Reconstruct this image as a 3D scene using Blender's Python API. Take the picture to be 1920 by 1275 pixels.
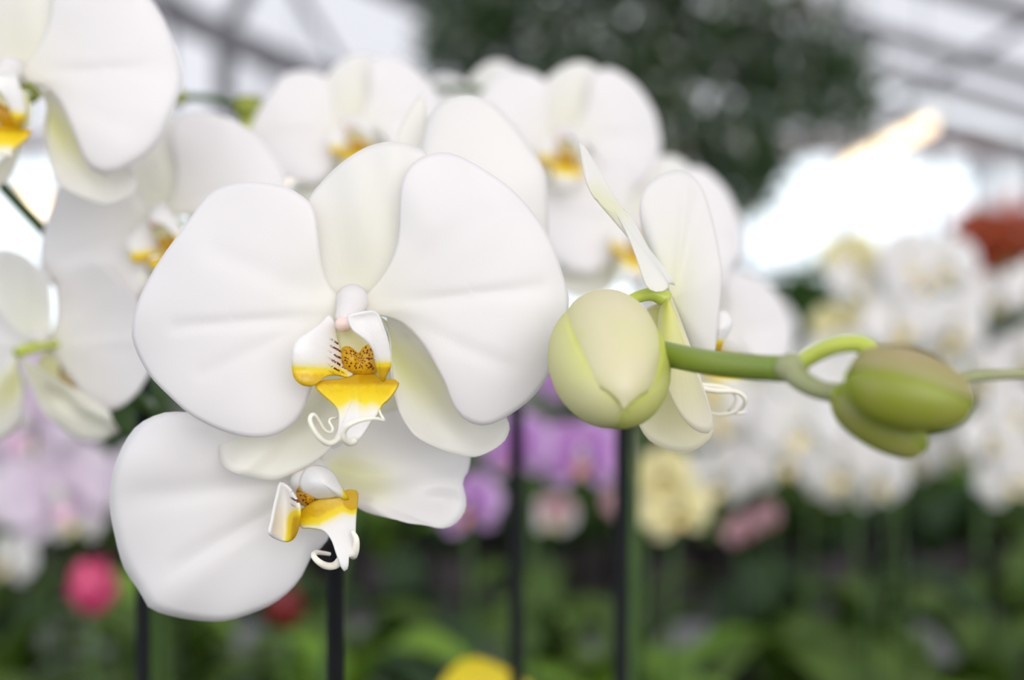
import bpy, math, random
import numpy as np
from mathutils import Vector, Matrix, Euler

for o in list(bpy.data.objects):
    bpy.data.objects.remove(o, do_unlink=True)
scene = bpy.context.scene
C = scene.collection
R = math.radians

# ------------------------------------------------------------------ camera
CAMZ = 1.4                      # the photographer's eye, metres above the floor
FPX = 1920 * 50.0 / 36.0        # focal length in pixels
cam_d = bpy.data.cameras.new('camera')
cam_d.lens = 50; cam_d.sensor_width = 36; cam_d.sensor_fit = 'HORIZONTAL'
cam_d.clip_start = 0.02; cam_d.clip_end = 300
cam_d.dof.use_dof = True
cam_d.dof.focus_distance = 0.338
cam_d.dof.aperture_fstop = 6.1
cam = bpy.data.objects.new('camera', cam_d)
cam.location = (0, 0, CAMZ); cam.rotation_euler = (R(90), 0, 0)
C.objects.link(cam); scene.camera = cam

def P(px, py, d):
    """point seen at pixel (px,py) and standing d metres in front of the camera"""
    return Vector(((px - 960.0) / FPX * d, d, CAMZ + (637.5 - py) / FPX * d))

# ------------------------------------------------------------------ light
w = bpy.data.worlds.new('overcast_sky'); scene.world = w; w.use_nodes = True
bg = w.node_tree.nodes['Background']
bg.inputs[0].default_value = (0.90, 0.95, 1.0, 1); bg.inputs[1].default_value = 1.66
sun_d = bpy.data.lights.new('sun', 'SUN'); sun_d.energy = 2.7; sun_d.angle = R(60); sun_d.color = (1.0, 0.93, 0.87)
sun = bpy.data.objects.new('sun', sun_d); sun.rotation_euler = (R(66), 0, R(14)); sun.location = (0, -3, 9)
C.objects.link(sun)
vs = scene.view_settings
vs.view_transform = 'Standard'; vs.look = 'None'; vs.gamma = 1; vs.exposure = 0.04
vs.use_curve_mapping = False

# ------------------------------------------------------------------ helpers
def link(name, data, parent=None, loc=None):
    o = bpy.data.objects.new(name, data); C.objects.link(o)
    if parent is not None: o.parent = parent
    if loc is not None: o.location = loc
    return o
def tag(o, label=None, cat=None, group=None, kind=None):
    if label: o['label'] = label
    if cat: o['category'] = cat
    if group: o['group'] = group
    if kind: o['kind'] = kind
    return o
def to_mesh(name, verts, faces, m, pt=None, pxy=None, smooth=True):
    me = bpy.data.meshes.new(name)
    me.from_pydata([tuple(v) for v in verts], [], faces)
    if smooth: me.polygons.foreach_set('use_smooth', [True] * len(me.polygons))
    if pt is not None:
        a = me.attributes.new('pt', 'FLOAT_VECTOR', 'POINT'); a.data.foreach_set('vector', np.asarray(pt, dtype=np.float32).ravel())
    if pxy is not None:
        a = me.attributes.new('pxy', 'FLOAT_VECTOR', 'POINT'); a.data.foreach_set('vector', np.asarray(pxy, dtype=np.float32).ravel())
    if m is not None: me.materials.append(m)
    me.update()
    return me
def catmull(pts, n, closed=False):
    """n+1 (open) or n (closed) points evenly spaced along a smooth curve"""
    p = np.asarray(pts, dtype=float)
    if closed: ext = np.vstack([p[-1], p, p[0], p[1]])
    else: ext = np.vstack([2 * p[0] - p[1], p, 2 * p[-1] - p[-2]])
    out = []
    for i in range(1, len(ext) - 2):
        a, b, c, d = ext[i - 1], ext[i], ext[i + 1], ext[i + 2]
        for k in range(10):
            t = k / 10.0
            out.append(0.5 * ((2 * b) + (c - a) * t + (2 * a - 5 * b + 4 * c - d) * t * t + (3 * b - a - 3 * c + d) * t ** 3))
    if not closed: out.append(ext[-2])
    else: out.append(ext[1])
    out = np.array(out)
    s = np.concatenate([[0], np.cumsum(np.linalg.norm(np.diff(out, axis=0), axis=1))])
    q = np.linspace(0, s[-1], n + 1)
    res = np.stack([np.interp(q, s, out[:, k]) for k in range(out.shape[1])], axis=1)
    return res[:-1] if closed else res
def thicken(V, F, th):
    """two skins and a rim: gives a petal its thickness"""
    V = np.asarray(V, dtype=float); N = np.zeros_like(V)
    for f in F:
        n = np.cross(V[f[1]] - V[f[0]], V[f[2]] - V[f[0]])
        if len(f) == 4: n = n + np.cross(V[f[2]] - V[f[0]], V[f[3]] - V[f[0]])
        for i in f: N[i] += n
    N /= np.maximum(np.linalg.norm(N, axis=1), 1e-20)[:, None]
    n = len(V)
    E = {}
    for f in F:
        for a, b in zip(f, f[1:] + f[:1]): E[(a, b)] = 1
    F2 = [list(f) for f in F] + [[i + n for i in reversed(f)] for f in F]
    for a, b in E:
        if (b, a) not in E: F2.append([b, a, a + n, b + n])
    return np.vstack([V + N * th / 2, V - N * th / 2]), F2
def fan(outline, base, dfun, center, m, name, closed=False, nu=64, nt=18, th=0.0004, tint=None, mask=None, root=None):
    """a petal: rays from its base to its traced edge, each point at its own depth"""
    oc = catmull(outline, nu, closed)
    bx, by = base
    n = len(oc)
    XY = [(bx, by)]; U = [0.5]; T = [0.0]
    for j in range(1, nt + 1):
        t = j / nt
        for i in range(n):
            XY.append((bx + (oc[i][0] - bx) * t, by + (oc[i][1] - by) * t)); U.append(i / (n - 1)); T.append(t)
    F = []
    last = n if closed else n - 1
    for i in range(last): F.append([0, 1 + i, 1 + (i + 1) % n])
    for j in range(nt - 1):
        a = 1 + j * n
        for i in range(last):
            k = (i + 1) % n
            F.append([a + i, a + n + i, a + n + k, a + k])
    V = [P(x, y, dfun(x, y, t, u)) - center for (x, y), u, t in zip(XY, U, T)]
    if root:                                # veins fan out from where the petal is attached, not from the middle of the mesh
        rb = max(math.hypot(x - root[0], y - root[1]) for x, y in XY)
        T = [math.hypot(x - root[0], y - root[1]) / rb for x, y in XY]
        am = math.atan2(by - root[1], bx - root[0])
        U = [((math.atan2(y - root[1], x - root[0]) - am + math.pi) % (2 * math.pi)) / (2 * math.pi) * 1.6 for x, y in XY]
    pt = [((tint(x, y, t, u) if tint else 0.0), (mask(x, y, t, u) if mask else 0.0), t) for (x, y), u, t in zip(XY, U, T)]
    px = [((x - 660) / 100.0, (y - 585) / 100.0, u) for (x, y), u in zip(XY, U)]
    if th > 0:
        V, F = thicken(V, F, th); pt = pt + pt; px = px + px
    return to_mesh(name, V, F, m, pt, px)
def sweep(path, radii, n=10, flat=1.0, samples=None, cap=True):
    """verts, faces of a round tube along a path"""
    p = np.asarray([tuple(q) for q in path], dtype=float)
    r = np.asarray(radii if hasattr(radii, '__len__') else [radii] * len(p), dtype=float)
    if samples:
        pr = catmull(np.hstack([p, r[:, None]]), samples); p, r = pr[:, :3], np.maximum(pr[:, 3], 1e-5)
    V, F = [], []
    up = Vector((0.13, -0.31, 0.94))
    prev = None
    for i in range(len(p)):
        t = Vector(p[min(i + 1, len(p) - 1)] - p[max(i - 1, 0)]).normalized()
        if prev is None:
            a = t.cross(up)
            if a.length < 1e-3: a = t.cross(Vector((1, 0, 0)))
        else: a = prev - t * prev.dot(t)
        a.normalize(); prev = a; b = t.cross(a)
        for k in range(n):
            th = 2 * math.pi * k / n
            V.append(tuple(Vector(p[i]) + (a * math.cos(th) + b * math.sin(th) * flat) * r[i]))
    for i in range(len(p) - 1):
        for k in range(n):
            F.append([i * n + k, i * n + (k + 1) % n, (i + 1) * n + (k + 1) % n, (i + 1) * n + k])
    if cap:
        F.append(list(reversed(range(n)))); F.append([(len(p) - 1) * n + k for k in range(n)])
    return V, F
class MB:
    def __init__(s): s.V = []; s.F = []
    def add(s, V, F):
        k = len(s.V); s.V += [tuple(v) for v in V]; s.F += [[i + k for i in f] for f in F]; return s
    def tube(s, path, r, n=10, samples=None, flat=1.0): return s.add(*sweep(path, r, n, flat, samples))
    def box(s, a, b):
        (x0, y0, z0), (x1, y1, z1) = a, b
        return s.add([(x0, y0, z0), (x1, y0, z0), (x1, y1, z0), (x0, y1, z0), (x0, y0, z1), (x1, y0, z1), (x1, y1, z1), (x0, y1, z1)],
                     [[3, 2, 1, 0], [4, 5, 6, 7], [0, 1, 5, 4], [1, 2, 6, 5], [2, 3, 7, 6], [3, 0, 4, 7]])
    def bar(s, a, b, wd, hd=None):
        a, b = Vector(a), Vector(b); t = (b - a).normalized(); hd = hd or wd
        u = t.cross(Vector((0, 0, 1)))
        if u.length < 1e-3: u = Vector((1, 0, 0))
        u.normalize(); v = t.cross(u)
        V = []
        for p in (a, b):
            for i, j in ((-1, -1), (1, -1), (1, 1), (-1, 1)): V.append(p + u * i * wd / 2 + v * j * hd / 2)
        return s.add(V, [[3, 2, 1, 0], [4, 5, 6, 7], [0, 1, 5, 4], [1, 2, 6, 5], [2, 3, 7, 6], [3, 0, 4, 7]])
    def ball(s, c, r, seg=12, rings=8, M=None):
        V = []; c = Vector(c)
        rr = Vector(r) if hasattr(r, '__len__') else Vector((r, r, r))
        for i in range(rings + 1):
            th = math.pi * i / rings
            for k in range(seg):
                ph = 2 * math.pi * k / seg
                q = Vector((rr.x * math.sin(th) * math.cos(ph), rr.y * math.sin(th) * math.sin(ph), rr.z * math.cos(th)))
                V.append(c + (M @ q if M else q))
        F = [[i * seg + k, (i + 1) * seg + k, (i + 1) * seg + (k + 1) % seg, i * seg + (k + 1) % seg] for i in range(rings) for k in range(seg)]
        return s.add(V, F)
    def mesh(s, name, m, smooth=True): return to_mesh(name, s.V, s.F, m, smooth=smooth)
    def build(s, name, m, parent=None, loc=None, smooth=True): return link(name, s.mesh(name, m, smooth), parent, loc)
def lathe(prof, n=24):
    V, F = [], []
    for r, z in prof:
        for k in range(n): V.append((r * math.cos(2 * math.pi * k / n), r * math.sin(2 * math.pi * k / n), z))
    for i in range(len(prof) - 1):
        for k in range(n): F.append([i * n + k, i * n + (k + 1) % n, (i + 1) * n + (k + 1) % n, (i + 1) * n + k])
    return V, F

# ------------------------------------------------------------------ materials
class NT:
    def __init__(s, name):
        s.m = bpy.data.materials.new(name); s.m.use_nodes = True; s.t = s.m.node_tree; s.t.nodes.clear()
        s.out = s.n('ShaderNodeOutputMaterial')
    def n(s, kind, **kw):
        x = s.t.nodes.new(kind)
        for k, v in kw.items(): setattr(x, k, v)
        return x
    def l(s, a, b): s.t.links.new(a, b)
    def math(s, op, a, b=None, clamp=False):
        x = s.n('ShaderNodeMath', operation=op, use_clamp=clamp)
        for i, v in enumerate((a, b)):
            if v is None: continue
            if isinstance(v, (int, float)): x.inputs[i].default_value = v
            else: s.l(v, x.inputs[i])
        return x.outputs[0]
    def mix(s, f, a, b):
        x = s.n('ShaderNodeMix', data_type='RGBA')
        for sock, v in ((x.inputs[0], f), (x.inputs[6], a), (x.inputs[7], b)):
            if isinstance(v, (int, float)): sock.default_value = v
            elif isinstance(v, tuple): sock.default_value = v + (1,) if len(v) == 3 else v
            else: s.l(v, sock)
        return x.outputs[2]
    def comb(s, x=0, y=0, z=0):
        c = s.n('ShaderNodeCombineXYZ')
        for i, v in enumerate((x, y, z)):
            if isinstance(v, (int, float)): c.inputs[i].default_value = v
            else: s.l(v, c.inputs[i])
        return c.outputs[0]
    def sep(s, v):
        c = s.n('ShaderNodeSeparateXYZ'); s.l(v, c.inputs[0]); return c.outputs
    def attr(s, name): return s.n('ShaderNodeAttribute', attribute_name=name).outputs['Vector']
    def noise(s, vec, scale, detail=2.0, rough=0.5):
        x = s.n('ShaderNodeTexNoise'); x.inputs['Scale'].default_value = scale; x.inputs['Detail'].default_value = detail; x.inputs['Roughness'].default_value = rough
        if vec is not None: s.l(vec, x.inputs['Vector'])
        return x.outputs['Fac']
    def obj(s): return s.n('ShaderNodeTexCoord').outputs['Object']
    def ramp(s, f, stops):
        x = s.n('ShaderNodeValToRGB'); e = x.color_ramp.elements
        while len(e) < len(stops): e.new(0.5)
        for k, (p, c) in zip(e, stops): k.position = p; k.color = (c + (1,)) if len(c) == 3 else c
        s.l(f, x.inputs[0]); return x.outputs[0]
    def bump(s, h, strength, dist):
        b = s.n('ShaderNodeBump'); b.inputs['Strength'].default_value = strength; b.inputs['Distance'].default_value = dist
        s.l(h, b.inputs['Height']); return b.outputs[0]
    def thin(s, col, trans=0.35, gloss=0.04, rough=0.4, normal=None):
        """a thin leaf-like sheet: scatters light back and lets some through"""
        d = s.n('ShaderNodeBsdfDiffuse'); t = s.n('ShaderNodeBsdfTranslucent'); g = s.n('ShaderNodeBsdfGlossy')
        g.inputs['Roughness'].default_value = rough
        for x in (d, t):
            if isinstance(col, tuple): x.inputs['Color'].default_value = col + (1,)
            else: s.l(col, x.inputs['Color'])
        if normal is not None:
            for x in (d, t, g): s.l(normal, x.inputs['Normal'])
        a = s.n('ShaderNodeMixShader'); a.inputs[0].default_value = trans; s.l(d.outputs[0], a.inputs[1]); s.l(t.outputs[0], a.inputs[2])
        b = s.n('ShaderNodeMixShader'); b.inputs[0].default_value = gloss; s.l(a.outputs[0], b.inputs[1]); s.l(g.outputs[0], b.inputs[2])
        s.l(b.outputs[0], s.out.inputs[0]); return s.m
    def prin(s, col, rough=0.5, normal=None, **kw):
        p = s.n('ShaderNodeBsdfPrincipled')
        if isinstance(col, tuple): p.inputs['Base Color'].default_value = col + (1,)
        else: s.l(col, p.inputs['Base Color'])
        p.inputs['Roughness'].default_value = rough
        for k, v in kw.items(): p.inputs[k.replace('_', ' ')].default_value = v
        if normal is not None: s.l(normal, p.inputs['Normal'])
        s.l(p.outputs[0], s.out.inputs[0]); return s.m

def petal_mat(name, white, tintc, trans=0.42, vein=0.11, edge=None):
    k = NT(name)
    t = k.sep(k.attr('pt')); q = k.sep(k.attr('pxy'))
    tint = k.math('ADD', t[0], k.math('MULTIPLY', k.math('SUBTRACT', k.noise(k.comb(k.math('MULTIPLY', q[2], 14.0), k.math('MULTIPLY', t[2], 1.5)), 1.0, 3), 0.5), k.math('MULTIPLY', t[0], 0.5)), True)
    col = k.mix(tint, white, tintc)
    if edge: col = k.mix(k.math('POWER', t[2], 2.0), col, edge)
    ve = k.noise(k.comb(k.math('MULTIPLY', q[2], 36.0), k.math('MULTIPLY', t[2], 2.2)), 1.0, 3, 0.55)
    fine = k.noise(k.obj(), 1400.0, 1)
    h = k.math('ADD', k.math('MULTIPLY', ve, t[2]), k.math('MULTIPLY', fine, 0.16))
    return k.thin(col, trans, 0.035, 0.42, k.bump(h, vein, 0.0007))
WHITE = (0.955, 0.928, 0.93)
M_PETAL = petal_mat('white_petal', WHITE, (0.86, 0.86, 0.42))
M_SEPAL = petal_mat('cream_sepal', (0.955, 0.935, 0.925), (0.83, 0.83, 0.36), 0.46)
M_BACK = petal_mat('sepal_reverse', (0.93, 0.88, 0.80), (0.80, 0.80, 0.16), 0.4)
def lip_mat(name, stripes=True, dots=False):
    k = NT(name)
    t = k.sep(k.attr('pt')); q = k.sep(k.attr('pxy')); v = k.attr('pxy')
    nz = k.noise(v, 9.0, 2)
    f = k.math('ADD', t[0], k.math('MULTIPLY', k.math('SUBTRACT', nz, 0.5), 0.28), True)
    f = k.math('MULTIPLY', t[0], k.math('ADD', f, 0.25), True)
    col = k.ramp(f, [(0.0, (0.95, 0.93, 0.92)), (0.2, (0.94, 0.88, 0.60)), (0.42, (0.96, 0.80, 0.04)), (0.78, (0.95, 0.70, 0.005)), (1.0, (0.72, 0.43, 0.004))])
    if stripes:
        s = k.math('ADD', k.math('MULTIPLY', q[0], -0.52), k.math('MULTIPLY', q[1], 0.86))
        wv = k.math('SINE', k.math('MULTIPLY', k.math('ADD', s, k.math('MULTIPLY', nz, 0.05)), 58.0))
        wv = k.math('MULTIPLY', k.math('SUBTRACT', wv, 0.25, True), 3.0, True)
        br = k.math('GREATER_THAN', k.noise(v, 16.0, 1), 0.42)
        col = k.mix(k.math('MULTIPLY', k.math('MULTIPLY', wv, t[1], True), br), col, (0.16, 0.012, 0.008))
    if dots:
        vo = k.n('ShaderNodeTexVoronoi'); vo.inputs['Scale'].default_value = 17.0; k.l(v, vo.inputs['Vector'])
        dm = k.math('MULTIPLY', k.math('LESS_THAN', vo.outputs['Distance'], 0.40), t[1])
        col = k.mix(dm, k.mix(0.35, col, (0.80, 0.34, 0.02)), (0.20, 0.022, 0.006))
    return k.thin(col, 0.25, 0.05, 0.35, k.bump(nz, 0.3, 0.0004))
M_LIP = lip_mat('lip_lobe'); M_MID = lip_mat('lip_front', stripes=False); M_CALLUS = lip_mat('speckled_callus', False, True)
def plain(name, c, rough=0.5, c2=None, scale=30.0, **kw):
    k = NT(name)
    col = c if c2 is None else k.mix(k.noise(k.obj(), scale, 3), c, c2)
    return k.prin(col, rough, **kw)
def leafy(name, c1, c2, scale, trans=0.3, gloss=0.06, rough=0.35):
    k = NT(name)
    nz = k.noise(k.obj(), scale, 2)
    return k.thin(k.mix(nz, c1, c2), trans, gloss, rough, k.bump(nz, 0.2, 0.001))
M_COLUMN = plain('waxy_column', (0.84, 0.80, 0.785), 0.45, Subsurface_Weight=0.2, Subsurface_Scale=0.004)
M_ANTHER = plain('pink_anther', (0.86, 0.55, 0.47), 0.45, (0.93, 0.80, 0.74), 300)
M_THROAT = leafy('pale_throat', (0.88, 0.86, 0.45), (0.92, 0.90, 0.62), 200, 0.4)
M_TENDRIL = plain('tendril', (0.93, 0.88, 0.76), 0.4, Subsurface_Weight=0.2, Subsurface_Scale=0.002)
M_STEM = plain('green_spike', (0.15, 0.235, 0.018), 0.35, (0.25, 0.32, 0.045), 60, Subsurface_Weight=0.1, Subsurface_Scale=0.003)
M_STEMD = plain('dark_green_spike', (0.035, 0.085, 0.015), 0.4, (0.07, 0.13, 0.025), 60)
M_PEDICEL = plain('lime_pedicel', (0.42, 0.52, 0.04), 0.35, (0.55, 0.60, 0.12), 120, Subsurface_Weight=0.2, Subsurface_Scale=0.003)
M_NODE = plain('dry_bract', (0.36, 0.36, 0.20), 0.6, (0.26, 0.30, 0.12), 200)
M_STAKE = plain('black_stake', (0.008, 0.009, 0.010), 0.6, Specular_IOR_Level=0.1)
def bud_mat(name, a, b, c):
    k = NT(name)
    t = k.sep(k.attr('pt'))
    nz = k.noise(k.obj(), 90.0, 3)
    f = k.math('ADD', t[0], k.math('MULTIPLY', k.math('SUBTRACT', nz, 0.5), 0.5), True)
    col = k.ramp(f, [(0.0, a), (0.55, b), (1.0, c)])
    return k.thin(col, 0.22, 0.05, 0.4, k.bump(k.noise(k.comb(k.math('MULTIPLY', t[1], 20.0), t[2]), 1.0, 3), 0.15, 0.0006))
M_BUD = bud_mat('cream_bud', (0.82, 0.75, 0.52), (0.74, 0.75, 0.26), (0.58, 0.64, 0.08))
M_BUDG = bud_mat('olive_bud', (0.46, 0.37, 0.20), (0.29, 0.33, 0.025), (0.35, 0.45, 0.03))

# ------------------------------------------------------------------ the main bloom, traced piece by piece
D0 = 0.343
CEN = P(660, 585, D0)
def hyp(x, y, a, b): return math.hypot(x - a, y - b)
def gl(x, y, ax, ay, bx, by, w):
    """gauss of the distance to segment ab"""
    vx, vy = bx - ax, by - ay; L = vx * vx + vy * vy
    t = max(0, min(1, ((x - ax) * vx + (y - ay) * vy) / L))
    return math.exp(-(hyp(x, y, ax + vx * t, ay + vy * t) / w) ** 2)
def d_petal(bx, by, segs, ph):
    def f(x, y, t, u):
        r = hyp(x, y, bx, by) / 400.0
        a = math.atan2(y - by, x - bx)
        d = D0 - 0.002 - 0.0045 * math.sin(min(1.0, r) * 1.9) + 0.0055 * r ** 3 + 0.0009 * t ** 8
        d += 0.0009 * r * r * math.sin(5 * a + ph) + 0.0005 * t ** 4 * math.sin(u * 46 + ph)
        for (ax, ay, b1, b2, w, h) in segs: d += 0.55 * h * gl(x, y, ax, ay, b1, b2, w) * min(1, r * 3)
        return d
    return f
PL = [(654, 568), (637, 556), (613, 528), (600, 478), (593, 415), (586, 386), (571, 371), (540, 352), (505, 344), (473, 341), (430, 345), (390, 365), (349, 421), (297, 493), (261, 561), (248, 618), (253, 649), (268, 682), (287, 711), (323, 747), (359, 778), (416, 807), (473, 820), (520, 814), (556, 788), (574, 757), (585, 725), (610, 670), (634, 612), (650, 588)]
PR = [(672, 568), (688, 551), (717, 519), (739, 478), (748, 436), (750, 379), (757, 333), (779, 302), (815, 287), (851, 289), (898, 312), (955, 351), (996, 395), (1030, 447), (1053, 509), (1066, 561), (1061, 602), (1046, 654), (1027, 706), (996, 747), (955, 778), (919, 796), (893, 796), (867, 783), (849, 757), (836, 721), (820, 690), (800, 654), (774, 623), (748, 602), (716, 592), (688, 588)]
DS = [(636, 574), (606, 532), (592, 475), (584, 425), (577, 380), (602, 343), (645, 302), (690, 275), (735, 266), (775, 273), (803, 292), (815, 335), (805, 390), (780, 450), (745, 512), (692, 566)]
SL = [(640, 620), (590, 680), (520, 745), (450, 785), (418, 805), (411, 820), (412, 850), (418, 872), (438, 886), (483, 897), (519, 899), (563, 881), (600, 858), (635, 822), (655, 770), (664, 690)]
SR = [(700, 584), (722, 612), (732, 640), (733, 690), (736, 720), (743, 750), (754, 783), (779, 817), (815, 838), (851, 851), (888, 857), (919, 846), (940, 832), (951, 818), (955, 797), (940, 770), (905, 730), (860, 690), (800, 640), (765, 600), (728, 572)]
def d_dorsal(x, y, t, u):
    r = hyp(x, y, 662, 575) / 310.0
    return D0 + 0.004 + 0.002 * r - 0.004 * math.sin(r * 2.6) + 0.0025 * ((x - 662 - (575 - y) * 0.11) / 110.0) ** 2 * min(1, r * 2) + 0.0005 * math.sin((x - 0.2 * y) / 14.0) * r
def d_sl(x, y, t, u):
    r = hyp(x, y, 660, 610) / 330.0
    return D0 + 0.0075 + 0.002 * r - 0.00005 * (y - 800) - 0.004 * gl(x, y, 436, 884, 600, 740, 26) + 0.004 * gl(x, y, 415, 825, 520, 790, 40) + 0.0008 * t ** 4 * math.sin(u * 30)
def d_sr(x, y, t, u):
    r = hyp(x, y, 725, 605) / 330.0
    return D0 + 0.006 + 0.003 * r + 0.004 * gl(x, y, 760, 640, 900, 810, 35) - 0.003 * t ** 6 + 0.0015 * t ** 5 * math.sin(u * 34)
LL = [(616, 591), (604, 603), (583, 619), (559, 635), (549, 651), (547, 670), (548, 693), (552, 709), (564, 720), (580, 724), (593, 720), (603, 711), (616, 704), (633, 703), (649, 707), (661, 704), (661, 694), (646, 678), (634, 648), (629, 625), (625, 603)]
LR = [(653, 592), (671, 587), (697, 583), (709, 589), (716, 605), (727, 635), (733, 667), (732, 688), (725, 702), (719, 716), (711, 701), (709, 680), (703, 661), (692, 643), (676, 629), (663, 619), (655, 605)]
CL = [(642, 652), (652, 649), (662, 654), (672, 662), (680, 652), (692, 645), (703, 652), (709, 670), (710, 690), (703, 701), (685, 705), (665, 703), (652, 696), (641, 684), (638, 668)]
ML = [(591, 723), (601, 715), (628, 713), (652, 709), (668, 703), (690, 702), (704, 702), (716, 711), (745, 714), (744, 727), (730, 747), (716, 760), (709, 776), (695, 793), (684, 811), (671, 827), (657, 832), (645, 829), (634, 839), (621, 842), (620, 836), (631, 820), (635, 797), (635, 773), (627, 759), (612, 746), (599, 734)]
def sstep(a, b, x):
    t = max(0.0, min(1.0, (x - a) / (b - a))); return t * t * (3 - 2 * t)
def d_ll(x, y, t, u):
    s = (640 - x) / 95.0
    return D0 - 0.008 - 0.007 * math.sin(max(0, s) * 1.7) + 0.003 * ((y - 660) / 60.0) ** 2 * max(0, s) - 0.002 * sstep(690, 722, y)
def d_lr(x, y, t, u):
    s = (x - 655) / 80.0
    return D0 - 0.0195 + 0.007 * s * s + 0.002 * ((y - 640) / 70.0) ** 2 - 0.0015 * t ** 4
def d_cl(x, y, t, u):
    return D0 - 0.0075 - 0.0042 * (1 - t * t) ** 0.5 - 0.0010 * math.cos((x - 674) / 36.0 * math.pi * 2 - math.pi) * (1 - t)
def d_ml(x, y, t, u):
    k = (y - 705) / 130.0
    return D0 - 0.0085 - 0.0095 * math.sin(max(0, min(1, k)) * 1.5) - 0.0025 * (abs(x - 668) / 75.0) ** 2 * (1 - k) - 0.0012 * math.exp(-((x - 668) / 9.0) ** 2) * (1 - k)
def tn_ml(x, y, t, u):
    return sstep(792 + 9 * math.sin(x * 0.15), 726, y - 0.20 * abs(x - 668)) * (0.78 + 0.35 * sstep(728, 706, y))
MAIN = [
    dict(n='petal', o=PL, b=(430, 590), closed=True, root=(648, 575), d=d_petal(648, 575, [(620, 592, 330, 612, 13, 0.0011), (600, 600, 380, 700, 13, 0.0007), (610, 560, 400, 470, 22, 0.0006)], 0.4), m='petal', tint=lambda x, y, t, u: 0.22 * (1 - t) ** 4),
    dict(n='petal', o=PR, b=(880, 540), closed=True, root=(684, 575), d=d_petal(684, 575, [(720, 570, 1010, 540, 13, 0.0011), (720, 585, 960, 690, 14, 0.0008), (720, 540, 900, 400, 22, 0.0006)], 2.1), m='petal', tint=lambda x, y, t, u: 0.22 * (1 - t) ** 4),
    dict(n='sepal', o=DS, b=(662, 577), d=d_dorsal, m='sepal', tint=lambda x, y, t, u: 0.20 * (1 - t) + 0.03),
    dict(n='sepal', o=SL, b=(658, 612), d=d_sl, m='sepal', tint=lambda x, y, t, u: 0.10 + 0.28 * (1 - t)),
    dict(n='sepal', o=SR, b=(726, 602), d=d_sr, m='sepal', tint=lambda x, y, t, u: 0.06 + 0.7 * math.exp(-((t - 0.35) / 0.3) ** 2) * sstep(0.75, 0.3, u)),
]
LIPS = [
    dict(n='side_lobe', o=LL, b=(632, 672), d=d_ll, m='lip', closed=True, tint=lambda x, y, t, u: sstep(668, 708, y + 0.06 * (600 - x)) * 0.85 * sstep(668, 640, x) + 0.3 * gl(x, y, 630, 625, 646, 676, 9), mask=lambda x, y, t, u: sstep(612, 626, x) * sstep(632, 640, y) * sstep(706, 694, y)),
    dict(n='side_lobe', o=LR, b=(692, 618), d=d_lr, m='lip', closed=True, tint=lambda x, y, t, u: sstep(664, 694, y) * 0.9),
]
def tendril(path, r0, r1):
    pts = catmull(path, 40)
    V, F = sweep([P(x, y, d) - CEN for x, y, d in pts], np.linspace(r0, r1, 41), 8)
    return V, F
TD = D0 - 0.0185
TL = [(640, 818, TD + .001), (628, 829, TD - .001), (613, 831, TD - .003), (598, 820, TD - .005), (586, 802, TD - .006), (581, 786, TD - .006), (587, 777, TD - .005), (597, 788, TD - .003), (608, 806, TD - .001), (620, 811, TD + .001), (624, 803, TD + .002), (617, 790, TD + .003), (622, 784, TD + .004), (632, 784, TD + .005)]
TR = [(666, 826, TD), (655, 830, TD - .002), (645, 822, TD - .004), (645, 808, TD - .005), (657, 795, TD - .006), (681, 787, TD - .005), (706, 785, TD - .003), (720, 789, TD - .001), (714, 777, TD + .001), (711, 768, TD + .003)]

def mats_for(kind):
    return {'white': dict(petal=M_PETAL, sepal=M_SEPAL, lip=M_LIP, mid=M_MID, callus=M_CALLUS)}[kind]
_fl = {}
def flower_meshes(ms, key, nu, nt, th=0.0004, lip=True):
    if key in _fl: return _fl[key]
    L = [(s['n'], fan(s['o'], s['b'], s['d'], CEN, ms[s['m']], s['n'], s.get('closed', False), nu, nt, th, s.get('tint'), s.get('mask'), s.get('root')), None) for s in MAIN]
    if lip:
        L.append(('lip', fan(ML, (670, 735), d_ml, CEN, ms['mid'], 'lip', True, max(24, nu), max(6, nt // 2), 0.0007, tn_ml), None))
        for s in LIPS:
            L.append((s['n'], fan(s['o'], s['b'], s['d'], CEN, ms['lip'], s['n'], True, nu, max(6, nt // 2), 0.0006, s.get('tint'), s.get('mask')), None))
        L.append(('callus', fan(CL, (674, 677), d_cl, CEN, ms['callus'], 'callus', True, nu, max(6, nt // 2), 0, lambda x, y, t, u: 0.84, lambda x, y, t, u: sstep(1.0, 0.8, t) * (1 if y < 692 else 0.3)), None))
        TH = [(632, 612), (650, 604), (690, 606), (714, 630), (722, 665), (720, 695), (700, 705), (655, 705), (642, 675), (632, 640)]
        L.append(('throat', fan(TH, (672, 655), lambda x, y, t, u: D0 - 0.0055 + 0.001 * (1 - t), CEN, M_THROAT, 'throat', True, 24, 5, 0.0006), None))
        L.append(('tendril', to_mesh('tendril', *tendril(TL, 0.00075, 0.00022), M_TENDRIL), None))
        L.append(('tendril', to_mesh('tendril', *tendril(TR, 0.0009, 0.00025), M_TENDRIL), None))
        a = MB().ball(P(644, 608, D0 - 0.0105) - CEN, (0.0020, 0.0022, 0.0018), 14, 10)
        L.append(('anther_cap', a.mesh('anther_cap', M_ANTHER), None))
    # the flower's own mesh: column in front, stalk behind
    b = MB()
    b.tube([P(662, 562, D0 + 0.004) - CEN, P(660, 566, D0 - 0.003) - CEN, P(658, 575, D0 - 0.0046) - CEN, P(653, 587, D0 - 0.0070) - CEN, P(647, 599, D0 - 0.0092) - CEN, P(644, 607, D0 - 0.0100) - CEN], [0.0040, 0.0039, 0.0035, 0.0030, 0.0024, 0.0011], 14, 22)
    L.append(('@', b.mesh('column', M_PETAL), None))
    _fl[key] = L
    return L
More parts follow.
